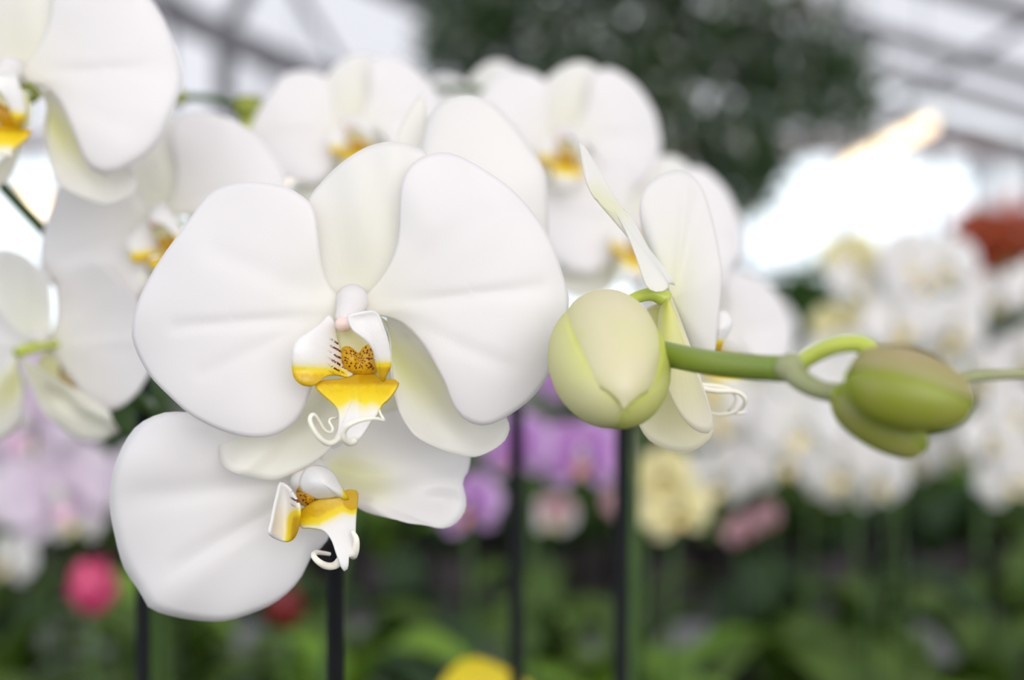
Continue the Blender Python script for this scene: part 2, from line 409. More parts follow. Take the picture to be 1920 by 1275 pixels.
def place_flower(parent, meshes, world, rot=(0, 0, 0), scale=1.0, label=None, stalk=None, stalk_mat=None):
    """flower > petals, sepals, lip ...; rot = yaw, pitch, roll; stalk = world point on the spike it hangs from"""
    yaw, pitch, roll = rot
    M = Matrix.Rotation(R(yaw), 4, 'Z') @ Matrix.Rotation(R(pitch), 4, 'X') @ Matrix.Rotation(R(roll), 4, 'Y')
    col = [m for n, m, _ in meshes if n == '@'][0]
    f = link('flower', col, parent)
    f.matrix_local = Matrix.Translation(Vector(world) - parent.location) @ M @ Matrix.Scale(scale, 4)
    for n, m, _ in meshes:
        if n != '@': link(n, m, f)
    if stalk is not None:
        a = Vector(world) + (M.to_3x3() @ Vector((0, 0.004, 0.001))) * scale
        q = a + (M.to_3x3() @ Vector((0, 0.014, -0.002))) * scale
        e = Vector(stalk)
        mid = (q + e) / 2 + Vector((0, 0, 0.004))
        MB().tube([a - parent.location, q - parent.location, mid - parent.location, e - parent.location], [0.0022 * scale, 0.0019 * scale, 0.0016 * scale, 0.0016 * scale], 8, 16).build('flower_stalk', stalk_mat or M_PEDICEL, parent)
    if label: f['label'] = label
    return f
W = mats_for('white')
FULL = flower_meshes(W, 'full', 72, 22)
MIDQ = flower_meshes(W, 'mid', 40, 12)

# ------------------------------------------------------------------ the setting: greenhouse
BENCH = 0.75
M_FLOOR = plain('concrete_floor', (0.16, 0.155, 0.15), 0.85, (0.25, 0.24, 0.23), 4)
M_EARTH = plain('outdoor_ground', (0.40, 0.40, 0.38), 0.9, (0.55, 0.55, 0.52), 0.6)
M_FRAME = plain('grey_steel', (0.10, 0.10, 0.125), 0.5, (0.14, 0.135, 0.15), 3)
M_TIE = plain('rust_brown_beam', (0.22, 0.17, 0.16), 0.6, (0.30, 0.25, 0.24), 3)
def glass(name, tr, gl=0.04):
    k = NT(name)
    a = k.n('ShaderNodeBsdfTransparent'); a.inputs[0].default_value = tr + (1,)
    g = k.n('ShaderNodeBsdfGlossy'); g.inputs['Roughness'].default_value = 0.25
    m = k.n('ShaderNodeMixShader'); m.inputs[0].default_value = gl
    k.l(a.outputs[0], m.inputs[1]); k.l(g.outputs[0], m.inputs[2]); k.l(m.outputs[0], k.out.inputs[0]); return k.m
M_ROOFGLASS = glass('milky_roof_glass', (0.75, 0.735, 0.745), 0.02)
M_CLEAR = glass('clear_glass', (0.96, 0.98, 0.99))
def outbuilding():
    b = link('outbuilding', None, None, (11.8, 26.0, 0)); tag(b, 'pale grey building outside the windows at the right edge', 'building')
    mw = plain('grey_render', (0.42, 0.43, 0.46), 0.8, (0.50, 0.50, 0.52), 1.0); md = plain('dark_pane', (0.08, 0.09, 0.11), 0.2); mr = plain('slate_roof', (0.20, 0.20, 0.23), 0.7)
    MB().box((-2.9, 0, 0), (6, 1.6, 4.6)).build('wall', mw, b, smooth=False)
    MB().box((-3.0, -0.2, 4.6), (6.2, 1.8, 4.9)).build('roof', mr, b, smooth=False)
    for i in range(5): MB().box((-2.3 + i * 1.6, -0.04, 1.2), (-1.5 + i * 1.6, 0.02, 3.6)).build('window', md, b, smooth=False)
outbuilding()
def struct(o): o['kind'] = 'structure'; return o
struct(MB().box((-30, -8, -0.1), (30, 60, -0.02)).build('trim_outdoor_ground', M_EARTH, smooth=False))
struct(MB().box((-8, -7, -0.02), (6.6, 18.1, 0.0)).build('floor', M_FLOOR, smooth=False))
YB = 18.0
def zl(x): return 3.6 - 0.45 * x
def zr(x): return 5.8 - 0.30 * x
XL, XR = -8.0, 6.6
# back wall: dwarf wall, posts, tie beam and panes
back = struct(MB().box((XL, YB, 0), (XR, YB + 0.15, 0.9)).build('wall_back', M_FLOOR, smooth=False))
k = MB(); k.box((XL, YB - 0.05, 3.74), (XR, YB + 0.1, 3.96)); k.build('tie_beam', M_TIE, back, smooth=False)
k = MB(); k.box((XL, YB - 0.03, 2.28), (XR, YB + 0.05, 2.36)); k.build('transom', M_FRAME, back, smooth=False)
xs = [XL + i * (XR - XL) / 12 for i in range(13)]
for i, x in enumerate(xs):
    top = (zl(x) if x < 0 else zr(x)) - 0.05
    MB().box((x - 0.035, YB - 0.04, 0.9), (x + 0.035, YB + 0.06, top)).build('mullion', M_FRAME, back, smooth=False)
for i in range(12):
    x0, x1 = xs[i] + 0.035, xs[i + 1] - 0.035
    for z0, z1, m in ((0.9, 2.28, M_CLEAR), (2.36, 3.74, M_CLEAR)):
        MB().box((x0, YB + 0.0, z0), (x1, YB + 0.012, z1)).build('pane', m, back, smooth=False)
    fz = zl if x1 <= 0.3 else zr
    za, zb = max(3.96, fz(x0)), max(3.96, fz(x1))
    V = [(x0, YB, 3.96), (x1, YB, 3.96), (x1, YB, zb), (x0, YB, za)]
    V = V + [(a, b + 0.012, c) for a, b, c in V]
    MB().add(V, [[0, 1, 2, 3], [7, 6, 5, 4], [0, 4, 5, 1], [1, 5, 6, 2], [2, 6, 7, 3], [3, 7, 4, 0]]).build('gable_pane', M_ROOFGLASS, back, smooth=False)
def side_wall(name, x, top):
    w_ = struct(MB().box((x - 0.07, -7, 0), (x + 0.07, YB, 0.9)).build(name, M_FLOOR, smooth=False))
    for i in range(11):
        y = -7 + i * 2.5
        MB().box((x - 0.04, y - 0.04, 0.9), (x + 0.04, y + 0.04, top)).build('post', M_FRAME, w_, smooth=False)
        if i < 10: MB().box((x - 0.006, y + 0.04, 0.9), (x + 0.006, y + 2.46, top)).build('pane', M_CLEAR, w_, smooth=False)
side_wall('wall_left', XL, zl(XL)); side_wall('wall_right', XR, zr(XR))
fr = struct(MB().box((XL, -7.15, 0), (XR, -7.0, 0.9)).build('wall_front', M_FLOOR, smooth=False))
MB().box((XL, -7.1, 0.9), (XR, -7.05, 3.6)).build('pane', M_CLEAR, fr, smooth=False)
# two sloping roofs on rafters
def roof(name, x0, x1, fz, ys, rw, rh):
    ro = struct(link(name, None)); ro.empty_display_size = 0.2
    for y in ys:
        MB().bar((x0, y, fz(x0)), (x1, y, fz(x1)), rw, rh).build('rafter', M_FRAME, ro, smooth=False)
    for j in range(1, 4):
        x = x0 + (x1 - x0) * j / 4.0
        MB().bar((x, ys[0], fz(x) + 0.12), (x, ys[-1], fz(x) + 0.12), 0.05, 0.08).build('purlin', M_FRAME, ro, smooth=False)
    for a, b in zip(ys[:-1], ys[1:]):
        V = [(x0, a, fz(x0) + 0.2), (x1, a, fz(x1) + 0.2), (x1, b, fz(x1) + 0.2), (x0, b, fz(x0) + 0.2)]
        V = V + [(p, q, r_ + 0.012) for p, q, r_ in V]
        MB().add(V, [[3, 2, 1, 0], [4, 5, 6, 7], [0, 1, 5, 4], [1, 2, 6, 5], [2, 3, 7, 6], [3, 0, 4, 7]]).build('roof_pane', M_ROOFGLASS, ro, smooth=False)
    return ro
rl = roof('ceiling_left', XL, 0.0, zl, [-7, -3.5, 0, 3.5, 7, 10, YB], 0.3, 0.34)
MB().bar((-3.65, YB, zl(-3.65)), (-2.9, YB - 0.1, 6.6), 0.16).build('strut', M_FRAME, rl, smooth=False)
MB().bar((-3.62, YB - 0.05, zl(-3.62)), (-3.62, YB - 0.05, 3.9), 0.26, 0.1).build('king_post', M_FRAME, rl, smooth=False)
roof('ceiling_right', 0.0, XR, zr, [-7, -5, -3, -1, 1, 3, 5, 7, 9, 11, 13, 15, 16.5, YB], 0.10, 0.16)
val = struct(MB().box((-0.1, -7, 3.35), (0.1, YB, 3.6)).build('trim_valley_gutter', M_FRAME, smooth=False))
for i in range(5):
    MB().box((-0.006, -7 + i * 5, 3.6), (0.006, -2 + i * 5 - 0.06, 5.75)).build('pane', M_ROOFGLASS, val, smooth=False)

# ------------------------------------------------------------------ benches
M_GALV = plain('galvanised_steel', (0.22, 0.23, 0.24), 0.5, (0.30, 0.30, 0.31), 8)
M_MESH = plain('dark_bench_mat', (0.035, 0.036, 0.034), 0.8, (0.06, 0.06, 0.05), 20)
def bench(y0, y1, x0, x1, label):
    b = link('growing_bench', None, None, ((x0 + x1) / 2, (y0 + y1) / 2, 0)); tag(b, label, 'bench', 'growing benches')
    hx, hy = (x1 - x0) / 2, (y1 - y0) / 2
    MB().box((-hx, -hy, BENCH - 0.02), (hx, hy, BENCH)).build('bench_mat', M_MESH, b, smooth=False)
    f = MB()
    f.box((-hx - .03, -hy - .03, BENCH - 0.08), (hx + .03, -hy, BENCH)); f.box((-hx - .03, hy, BENCH - 0.08), (hx + .03, hy + .03, BENCH))
    f.box((-hx - .03, -hy, BENCH - 0.08), (-hx, hy, BENCH)); f.box((hx, -hy, BENCH - 0.08), (hx + .03, hy, BENCH))
    f.build('rim', M_GALV, b, smooth=False)
    for sx in (-0.85, 0, 0.85):
        for sy in (-0.8, 0.8):
            MB().box((sx * hx - .03, sy * hy - .03, 0), (sx * hx + .03, sy * hy + .03, BENCH - 0.02)).build('leg', M_GALV, b, smooth=False)
bench(0.30, 2.75, -1.9, 1.9, 'near steel bench holding the front rows of potted orchids')
bench(3.25, 5.30, -2.6, 2.9, 'far steel bench behind the orchid rows, before the tree')

# ------------------------------------------------------------------ orchid plants: pots, leaves, spikes
M_POT = plain('grey_plastic_pot', (0.035, 0.030, 0.030), 0.5, (0.09, 0.075, 0.08), 6)
M_BARK = plain('bark_mix', (0.06, 0.04, 0.025), 0.9, (0.12, 0.08, 0.05), 60)
M_LEAF = leafy('orchid_leaf', (0.025, 0.075, 0.008), (0.12, 0.19, 0.022), 14, 0.2, 0.045)
M_LEAFB = leafy('bright_leaf', (0.12, 0.28, 0.012), (0.26, 0.42, 0.04), 12, 0.3, 0.05)
M_LEAFD = leafy('dark_leaf', (0.010, 0.032, 0.006), (0.028, 0.07, 0.012), 12, 0.15, 0.04)
pot_mesh = None
def get_pot():
    global pot_mesh
    if pot_mesh is None:
        a = lathe([(0.0, 0.0), (0.042, 0.0), (0.056, 0.10), (0.061, 0.10), (0.061, 0.115), (0.056, 0.115), (0.053, 0.098)], 20)
        pot_mesh = (to_mesh('pot', *a, M_POT, smooth=False), to_mesh('potting_bark', *lathe([(0.0, 0.106), (0.03, 0.104), (0.0535, 0.099)], 16), M_BARK))
    return pot_mesh
def leaf_mesh(L, Wd, lift, droop, m, n=14):
    V, F = [], []
    for i in range(n + 1):
        s = i / n
        wd = Wd * (math.sin(math.pi * min(1, s * 0.93 + 0.07) ** 0.75)) ** 0.6 * 0.5 if i < n else 0.0
        r = L * s * (1 - 0.16 * s * droop); z = lift * math.sin(s * 1.7) - droop * L * 0.55 * s ** 2.4
        for j, q in enumerate((-1, -0.5, 0, 0.5, 1)):
            V.append((r, q * wd, z + abs(q) * wd * 0.38))
    for i in range(n):
        for j in range(4): F.append([i * 5 + j, (i + 1) * 5 + j, (i + 1) * 5 + j + 1, i * 5 + j + 1])
    V, F = thicken(V, F, 0.0022)
    return to_mesh('leaf', V, F, m)
LEAVES = {}
for nm, m in (('n', M_LEAF), ('b', M_LEAFB), ('d', M_LEAFD)):
    LEAVES[nm] = [leaf_mesh(0.20, 0.075, 0.07, 0.5, m), leaf_mesh(0.24, 0.085, 0.10, 0.75, m), leaf_mesh(0.16, 0.07, 0.09, 0.3, m), leaf_mesh(0.26, 0.07, 0.13, 0.9, m)]
def base_parts(root, rng, leafset='n', nleaf=5, scale=1.0):
    """pot, bark and a fan of strap leaves at the root"""
    a, b = get_pot()
    link('pot', a, root); link('potting_bark', b, root)
    az = rng.uniform(0, 360)
    for i in range(nleaf):
        l = link('leaf', rng.choice(LEAVES[leafset]), root, (0, 0, 0.10 + 0.008 * i))
        l.rotation_euler = (rng.uniform(-.25, .25), rng.uniform(-.75, .1), R(az + 180 * (i % 2) + rng.uniform(-38, 38)))
        s = scale * rng.uniform(0.8, 1.1); l.scale = (s, s, s)
def stake(px_x, d, z1, label, rad=0.0028, lean=0.0, x=None):
    X = (px_x - 960) / FPX * d if x is None else x
    o = link('plant_stake', None, None, (X, d, BENCH)); tag(o, label, 'stake')
    MB().tube([(-lean, 0, 0.10), (0, 0, z1 - BENCH)], rad, 10).build('rod', M_STAKE, o)
    MB().ball((0, 0, z1 - BENCH), rad * 1.15, 10, 6).build('tip', M_STAKE, o)
    return o

# ---------------- buds
def bud(parent, world, axis, R0, L, roll, m, tints, up=(0, 0, 1), stalk=None, stalk_mat=None, label=None, sr=0.002, open_=0.0, blunt=1.0, bulge=0.0):
    """ovoid bud of three sepals wrapped round its axis, tip along axis"""
    ax = Vector(axis).normalized(); u = Vector(up) - ax * Vector(up).dot(ax); u.normalize(); v = ax.cross(u)
    M = Matrix((v, u, ax)).transposed()
    core = MB().ball((0, 0, 0), (R0 * 0.86, R0 * 0.86, L * 0.47), 14, 10, M)
    b = core.build('bud', m, parent, Vector(world) - parent.location)
    nn = len(b.data.vertices)
    a = b.data.attributes.new('pt', 'FLOAT_VECTOR', 'POINT'); a.data.foreach_set('vector', np.tile(np.array([0.8, 0.5, 0.5], dtype=np.float32), nn))
    if label: b['label'] = label
    for i in range(3):
        V, F, pt = [], [], []
        ns, nf = 18, 14
        c0 = R(90 + 120 * i + roll)
        half = R(70 if i == 0 else 68)
        lay = 1.0 if i == 0 else 0.965
        for a_ in range(ns + 1):
            s = a_ / ns
            z = -math.cos(math.pi * s) * L / 2
            r = R0 * math.sin(math.pi * s) ** 0.82 * (1.0 + 0.12 * blunt * math.cos(math.pi * s))
            for j in range(nf + 1):
                q = -1 + 2 * j / nf
                sharp = 1 - (0.5 if i == 0 else 0.0) * sstep(0.75, 1.0, s)
                ph = c0 + q * half * sharp
                rr = r * lay * (1.0 + (0 if i == 0 else bulge * math.sin(math.pi * s ** 1.6))) * (1.0 + 0.10 * (1 - q * q) - 0.05 * abs(q) ** 6 + open_ * sstep(0.6, 1, s))
                V.append(M @ Vector((rr * math.cos(ph), rr * math.sin(ph), z * lay)))
                pt.append((min(1, max(0, tints[i] + 0.35 * abs(q) ** 3 + 0.25 * sstep(0.35, 0.0, s))), q * 0.5 + 0.5, s))
        for a_ in range(ns):
            for j in range(nf):
                k0 = a_ * (nf + 1) + j; F.append([k0, k0 + 1, k0 + nf + 2, k0 + nf + 1])
        V, F = thicken(V, F, 0.0007)
        link('sepal', to_mesh('sepal', V, F, m, pt + pt), b)
    if stalk:
        pts = [Vector(world) - ax * L * 0.42] + [Vector(p) for p in stalk]
        rs = [sr * 1.5] + [sr] * len(stalk)
        MB().tube([p - parent.location for p in pts], rs, 10, 24).build('flower_stalk', stalk_mat or M_PEDICEL, parent)
    return b

# ---------------- the front orchid: main bloom, bloom below it, bloom seen from behind, one further back, three buds
rng = random.Random(5)
front = link('white_orchid', None, None, (P(640, 637, 0.46).x, 0.46, BENCH))
tag(front, 'white moth orchid in front with the large sharp bloom, green buds and arching spike', 'orchid', 'white orchids close to the camera')
base_parts(front, rng, 'n', 6)
FL = front.location
spike = [FL + Vector((0.01, 0, 0.10)), FL + Vector((-0.001, -0.004, 0.35)), P(632, 1180, 0.452), P(640, 960, 0.435), P(720, 720, 0.405), P(860, 620, 0.395), P(1000, 612, 0.372), P(1110, 635, 0.347), P(1180, 648, 0.331), P(1245, 663, 0.317), P(1330, 680, 0.302), P(1420, 689, 0.288), P(1485, 692, 0.279)]
MB().tube([p - FL for p in spike], [.0026, .0025, .0024, .0024, .0026, .0028, .0028, .0028, .0028, .0028, .0027, .0026, .0027], 14, 110).build('spike', M_STEM, front)
place_flower(front, FULL, CEN, (0, 0, 0), 1.0, 'large sharp front-facing bloom with yellow lip and brown speckles', P(700, 700, 0.405))

# bloom below, partly covered by the main one
DB = 0.362
CB = P(575, 905, DB)
pieces = []
def pc(name, outline, base, d, m, tint=None, mask=None, closed=False, nu=56, nt=16, th=0.0004):
    return (name, fan(outline, base, d, CUR, m, name, closed, nu, nt, th, tint, mask), None)
CUR = CB
BPL = [(560, 872), (515, 835), (450, 800), (380, 778), (318, 773), (281, 784), (252, 804), (224, 849), (209, 901), (206, 942), (212, 986), (228, 1051), (244, 1083), (264, 1110), (270, 1124), (283, 1141), (321, 1154), (374, 1163), (418, 1164), (463, 1152), (507, 1134), (543, 1107), (568, 1075), (582, 1043), (608, 1020), (618, 990), (600, 930)]
def db_l(x, y, t, u):
    r = hyp(x, y, 580, 905) / 380.0
    return DB - 0.004 * math.sin(r * 2.2) - 0.004 * r + 0.003 * r ** 3 + 0.000025 * (y - 930) + 0.0014 * gl(x, y, 560, 930, 330, 1060, 16) + 0.001 * gl(x, y, 540, 900, 260, 930, 20) + 0.0012 * math.sin(x / 60.0 + y / 45.0) * r + 0.003 * t ** 8 + 0.0006 * t ** 4 * math.sin(u * 50)
BPR = [(600, 862), (650, 810), (720, 775), (790, 768), (845, 790), (878, 830), (882, 857), (877, 885), (867, 903), (874, 934), (872, 958), (854, 982), (830, 991), (798, 984), (765, 980), (725, 970), (693, 962), (668, 950), (648, 935), (620, 915)]
def db_r(x, y, t, u):
    r = hyp(x, y, 600, 900) / 290.0
    return DB + 0.006 + 0.010 * r - 0.00008 * (y - 850) - 0.006 * math.sin(r * 2.4) - 0.003 * gl(x, y, 700, 930, 860, 905, 22) + 0.0035 * gl(x, y, 640, 890, 820, 930, 30) + 0.0016 * t ** 5 * math.sin(u * 30)
BDS = [(570, 880), (540, 820), (545, 750), (590, 690), (660, 672), (725, 690), (762, 740), (745, 810), (690, 862), (612, 886)]
BSL = [(575, 920), (540, 950), (520, 1000), (525, 1050), (550, 1070), (578, 1045), (592, 1000), (595, 940)]
B = [pc('petal', BPL, (585, 905), db_l, M_PETAL, lambda x, y, t, u: 0.12 * (1 - t) ** 3),
     pc('petal', BPR, (605, 898), db_r, M_PETAL, lambda x, y, t, u: 0.75 * gl(x, y, 640, 880, 700, 910, 45) * (1 - t)),
     pc('sepal', BDS, (585, 890), lambda x, y, t, u: DB + 0.012 + 0.006 * t, M_SEPAL, lambda x, y, t, u: 0.2),
     pc('sepal', BSL, (585, 925), lambda x, y, t, u: DB + 0.012, M_SEPAL, lambda x, y, t, u: 0.3)]
BLR = [(574, 880), (565, 895), (563, 905), (566, 917), (578, 927), (597, 935), (621, 934), (637, 931), (653, 938), (649, 928), (642, 917), (635, 907), (624, 887), (606, 876), (588, 874)]
BLL = [(526, 905), (520, 925), (514, 950), (509, 977), (505, 1000), (521, 1011), (540, 1015), (552, 1006), (559, 986), (562, 962), (560, 944), (552, 929), (540, 912)]
BML = [(560, 962), (575, 950), (596, 938), (635, 932), (648, 920), (660, 918), (670, 922), (670, 941), (667, 968), (666, 1004), (669, 1033), (661, 1046), (654, 1042), (652, 1062), (647, 1071), (641, 1066), (635, 1051), (630, 1037), (621, 1012), (606, 995), (581, 990), (562, 988)]
BCL = [(556, 914), (568, 905), (585, 915), (604, 932), (600, 945), (580, 952), (564, 946), (556, 932)]
def rid(f): return f
B += [pc('lip', BML, (632, 965), lambda x, y, t, u: DB - 0.012 - 0.008 * sstep(930, 1060, y) - 0.003 * math.sin((x - 560) / 110.0 * math.pi), M_MID, lambda x, y, t, u: sstep(1010, 965, y + 0.55 * max(0, x - 596)) * 0.85 * sstep(1002, 985, y) + 0.7 * sstep(640, 660, x) * sstep(985, 945, y), None, True, 60, 10, 0.0007),
      pc('side_lobe', BLR, (605, 905), lambda x, y, t, u: DB - 0.02 + 0.006 * t * t, M_LIP, lambda x, y, t, u: 0.7 * sstep(634, 646, x), None, True, 40, 9, 0.0006),
      pc('side_lobe', BLL, (535, 965), lambda x, y, t, u: DB - 0.012 - 0.005 * ((x - 535) / 26.0) ** 2 - 0.002 * t ** 4, M_LIP, lambda x, y, t, u: 0.9 * sstep(520, 554, x - 0.12 * (1000 - y)) * sstep(936, 975, y), lambda x, y, t, u: sstep(544, 552, x) * sstep(955, 940, y), True, 40, 9, 0.0006),
      pc('callus', BCL, (580, 930), lambda x, y, t, u: DB - 0.011 - 0.004 * (1 - t * t), M_CALLUS, lambda x, y, t, u: 1.0, lambda x, y, t, u: 1.0, True, 30, 6, 0)]
tb = catmull([(640, 1048, DB - .018), (628, 1060, DB - .018), (612, 1061, DB - .02), (597, 1053, DB - .022), (588, 1042, DB - .021), (592, 1036, DB - .017), (606, 1037, DB - .013), (618, 1039, DB - .011)], 36)
B.append(('tendril', to_mesh('tendril', *sweep([P(*q) - CB for q in tb], np.linspace(.0011, .0005, 37), 8), M_TENDRIL), None))
B.append(('tendril', to_mesh('tendril', *sweep([P(*q) - CB for q in catmull([(662, 1042, DB - .018), (667, 1030, DB - .02), (668, 1010, DB - .021), (660, 995, DB - .02)], 12)], np.linspace(.0011, .0005, 13), 8), M_TENDRIL), None))
B.append(('@', MB().tube([P(585, 890, DB + .006) - CB, P(578, 892, DB - .006) - CB, P(565, 905, DB - .012) - CB], [.0048, .0042, .0028], 12, 12).mesh('column', M_COLUMN), None))
place_flower(front, B, CB, (0, 0, 0), 1.0, 'lower white bloom with yellow lip half hidden under the main bloom', P(650, 960, 0.416))

# bloom seen from behind, right of the main bloom
DC = 0.352
CC = P(1258, 565, DC); CUR = CC
CB1 = [(1252, 540), (1236, 548), (1215, 541), (1205, 520), (1192, 480), (1176, 440), (1152, 396), (1135, 387), (1112, 367), (1097, 335), (1091, 300), (1085, 262), (1102, 286), (1128, 330), (1150, 375), (1180, 402), (1204, 449), (1235, 490), (1255, 515), (1266, 535)]
CB2 = [(1250, 540), (1228, 490), (1208, 440), (1200, 398), (1204, 362), (1225, 335), (1262, 319), (1296, 327), (1321, 362), (1339, 424), (1349, 475), (1354, 515), (1349, 577), (1344, 627), (1337, 668), (1311, 678), (1291, 648), (1275, 600)]
CB3 = [(1250, 551), (1236, 587), (1234, 638), (1240, 690), (1250, 725), (1270, 770), (1296, 801), (1321, 813), (1336, 806), (1334, 775), (1316, 719), (1306, 684), (1291, 643), (1270, 587), (1258, 556)]
CB4 = [(1244, 570), (1216, 576), (1204, 600), (1210, 660), (1205, 730), (1196, 780), (1200, 800), (1219, 827), (1255, 844), (1286, 848), (1311, 839), (1337, 814), (1330, 770), (1300, 690), (1270, 610)]
CB5 = [(1335, 600), (1354, 582), (1366, 590), (1372, 604), (1366, 622), (1354, 643), (1349, 660), (1338, 655), (1334, 625)]
Cp = [pc('petal', CB1, (1252, 532), lambda x, y, t, u: DC - 0.004 - 0.10 * (1250 - x) / 2667 * 1.2 + 0.010 * (u - 0.5), M_SEPAL, lambda x, y, t, u: 0.05 + 0.35 * gl(x, y, 1112, 367, 1150, 395, 22)),
      pc('petal', CB2, (1262, 560), lambda x, y, t, u: DC + 0.004 + 0.012 * t + 0.004 * math.sin((x - 1200) / 150 * math.pi) + 0.001 * gl(x, y, 1265, 540, 1290, 350, 8), M_SEPAL, lambda x, y, t, u: 0.02 + 0.5 * (1 - t) ** 2.5),
      pc('sepal', CB3, (1254, 565), lambda x, y, t, u: DC - 0.006 - 0.004 * t + 0.010 * ((u - 0.5) * 2) ** 2 * t, M_BACK, lambda x, y, t, u: 0.75 * (1 - t) + 0.35 * sstep(0.6, 0.2, u), nu=40),
      pc('sepal', CB4, (1246, 580), lambda x, y, t, u: DC + 0.004 - 0.004 * t + 0.003 * math.sin(t * 2.6), M_BACK, lambda x, y, t, u: 0.15 + 0.8 * (1 - t), nu=40),
      pc('side_lobe', CB5, (1350, 618), lambda x, y, t, u: DC + 0.027 - 0.003 * (1 - t), M_LIP, lambda x, y, t, u: 0.9 * sstep(630, 645, y), None, True, 24, 6, 0.0006)]
Cp.append(pc('lip', [(1292, 632), (1322, 636), (1328, 665), (1314, 700), (1308, 730), (1318, 760), (1310, 774), (1296, 760), (1284, 715), (1280, 665)], (1304, 690), lambda x, y, t, u: DC + 0.026 - 0.00010 * (y - 690), M_MID, lambda x, y, t, u: 0.9 * sstep(700, 660, y), None, True, 30, 7, 0.0007))
for path in ([(1312, 728, 0), (1345, 733, 0), (1378, 734, .001), (1394, 743, .002), (1397, 754, .003), (1387, 767, .005), (1365, 776, .006), (1340, 776, .007), (1318, 768, .008)],
             [(1312, 722, 0.008), (1345, 725, 0.008), (1372, 733, .010), (1381, 745, .011), (1376, 760, .012), (1368, 770, .013), (1384, 775, .014), (1398, 773, .015)]):
    q = catmull([(a, b, DC + 0.012 + c) for a, b, c in path], 34)
    Cp.append(('tendril', to_mesh('tendril', *sweep([P(*w_) - CC for w_ in q], np.linspace(.0008, .00035, 35), 8), M_TENDRIL), None))
Cp.append(('@', MB().tube([P(1262, 565, DC + .014) - CC, P(1280, 585, DC + .022) - CC, P(1305, 615, DC + .028) - CC, P(1335, 632, DC + .030) - CC], [.0026, .0034, .0030, .0024], 12, 16).mesh('column', M_COLUMN), None))
place_flower(front, Cp, CC, label='white bloom seen from behind with thin curling tendrils')
MB().tube([P(1130, 600, 0.345) - FL, P(1168, 572, 0.347) - FL, P(1196, 557, 0.349) - FL, P(1225, 552, 0.35) - FL, P(1250, 562, DC - 0.001) - FL], [.0013, .0014, .0015, .0017, .0022], 10, 24).build('flower_stalk', M_PEDICEL, front)

# bloom behind the main one, top right
DD = 0.405
CD = P(800, 420, DD); CUR = CD
D1 = [(790, 400), (785, 330), (795, 250), (822, 196), (868, 177), (915, 188), (968, 238), (1002, 288), (1020, 318), (1026, 360), (1028, 430), (1020, 500), (980, 540), (900, 520), (830, 460)]
D2 = [(785, 400), (752, 340), (742, 290), (748, 245), (768, 205), (790, 176), (800, 215), (812, 280), (810, 350)]
Dp = [pc('petal', D1, (800, 430), lambda x, y, t, u: DD + 0.006 * t - 0.008 * math.sin(t * 2.2) + 0.002 * math.sin(u * 9) * t, M_PETAL, lambda x, y, t, u: 0.05),
      pc('sepal', D2, (790, 410), lambda x, y, t, u: DD + 0.010 + 0.010 * (u - 0.5) * t, M_SEPAL, lambda x, y, t, u: 0.08),
      pc('petal', [(780, 420), (700, 380), (640, 400), (610, 470), (640, 540), (720, 540), (780, 470)], (800, 430), lambda x, y, t, u: DD + 0.004, M_PETAL),
      pc('sepal', [(790, 440), (740, 500), (735, 570), (770, 600), (810, 560), (815, 480)], (800, 430), lambda x, y, t, u: DD + 0.008, M_SEPAL),
      pc('sepal', [(815, 440), (870, 490), (920, 560), (900, 600), (850, 570), (805, 480)], (800, 430), lambda x, y, t, u: DD + 0.008, M_SEPAL)]
Dp.append(('@', MB().tube([P(800, 430, DD + .006) - CD, P(795, 440, DD - .008) - CD], [.0045, .003], 12, 8).mesh('column', M_COLUMN), None))
place_flower(front, Dp, CD, label='white bloom directly behind the main bloom, its petal rising at the upper right', stalk=P(800, 640, 0.402))

# buds
bud(front, P(1144, 676, 0.316), (0.07, -0.88, -0.46), 0.0114, 0.042, 6, M_BUD, (0.10, 0.62, 0.28), stalk=[P(1160, 600, 0.332), P(1185, 640, 0.332)], label='plump cream and lime bud with three closed sepals', bulge=0.13)
bud(front, P(1705, 735, 0.258), (0.80, -0.25, -0.22), 0.0068, 0.0225, 0, M_BUDG, (0.05, 0.45, 0.5), stalk=[P(1615, 690, 0.268), P(1640, 664, 0.270), P(1612, 645, 0.272), P(1565, 648, 0.274), P(1520, 668, 0.277), P(1492, 688, 0.279)], sr=0.0017, label='olive green bud flushed with tan at the end of the spike')
bud(front, P(1648, 790, 0.268), (0.72, -0.2, -0.52), 0.0048, 0.0195, 0, M_BUDG, (0.55, 0.75, 0.4), label='narrow green bud below the larger end bud', sr=0.0015, stalk=[P(1570, 745, 0.272)])
MB().tube([p - FL for p in (P(1478, 690, 0.279), P(1500, 712, 0.276), P(1540, 732, 0.273), P(1600, 738, 0.272), P(1700, 728, 0.276), P(1830, 706, 0.280), P(1930, 700, 0.282))], [.0022, .0021, .0019, .0018, .0014, .0012, .0010], 12, 50).build('spike_tip', M_NODE, front)
MB().ball(P(1484, 690, 0.2785) - FL, (.0034, .003, .0030), 12, 8).build('node', M_NODE, front)
stake(629, 0.440, P(0, 1020, 0.44).z, 'black stake under the lower front bloom')

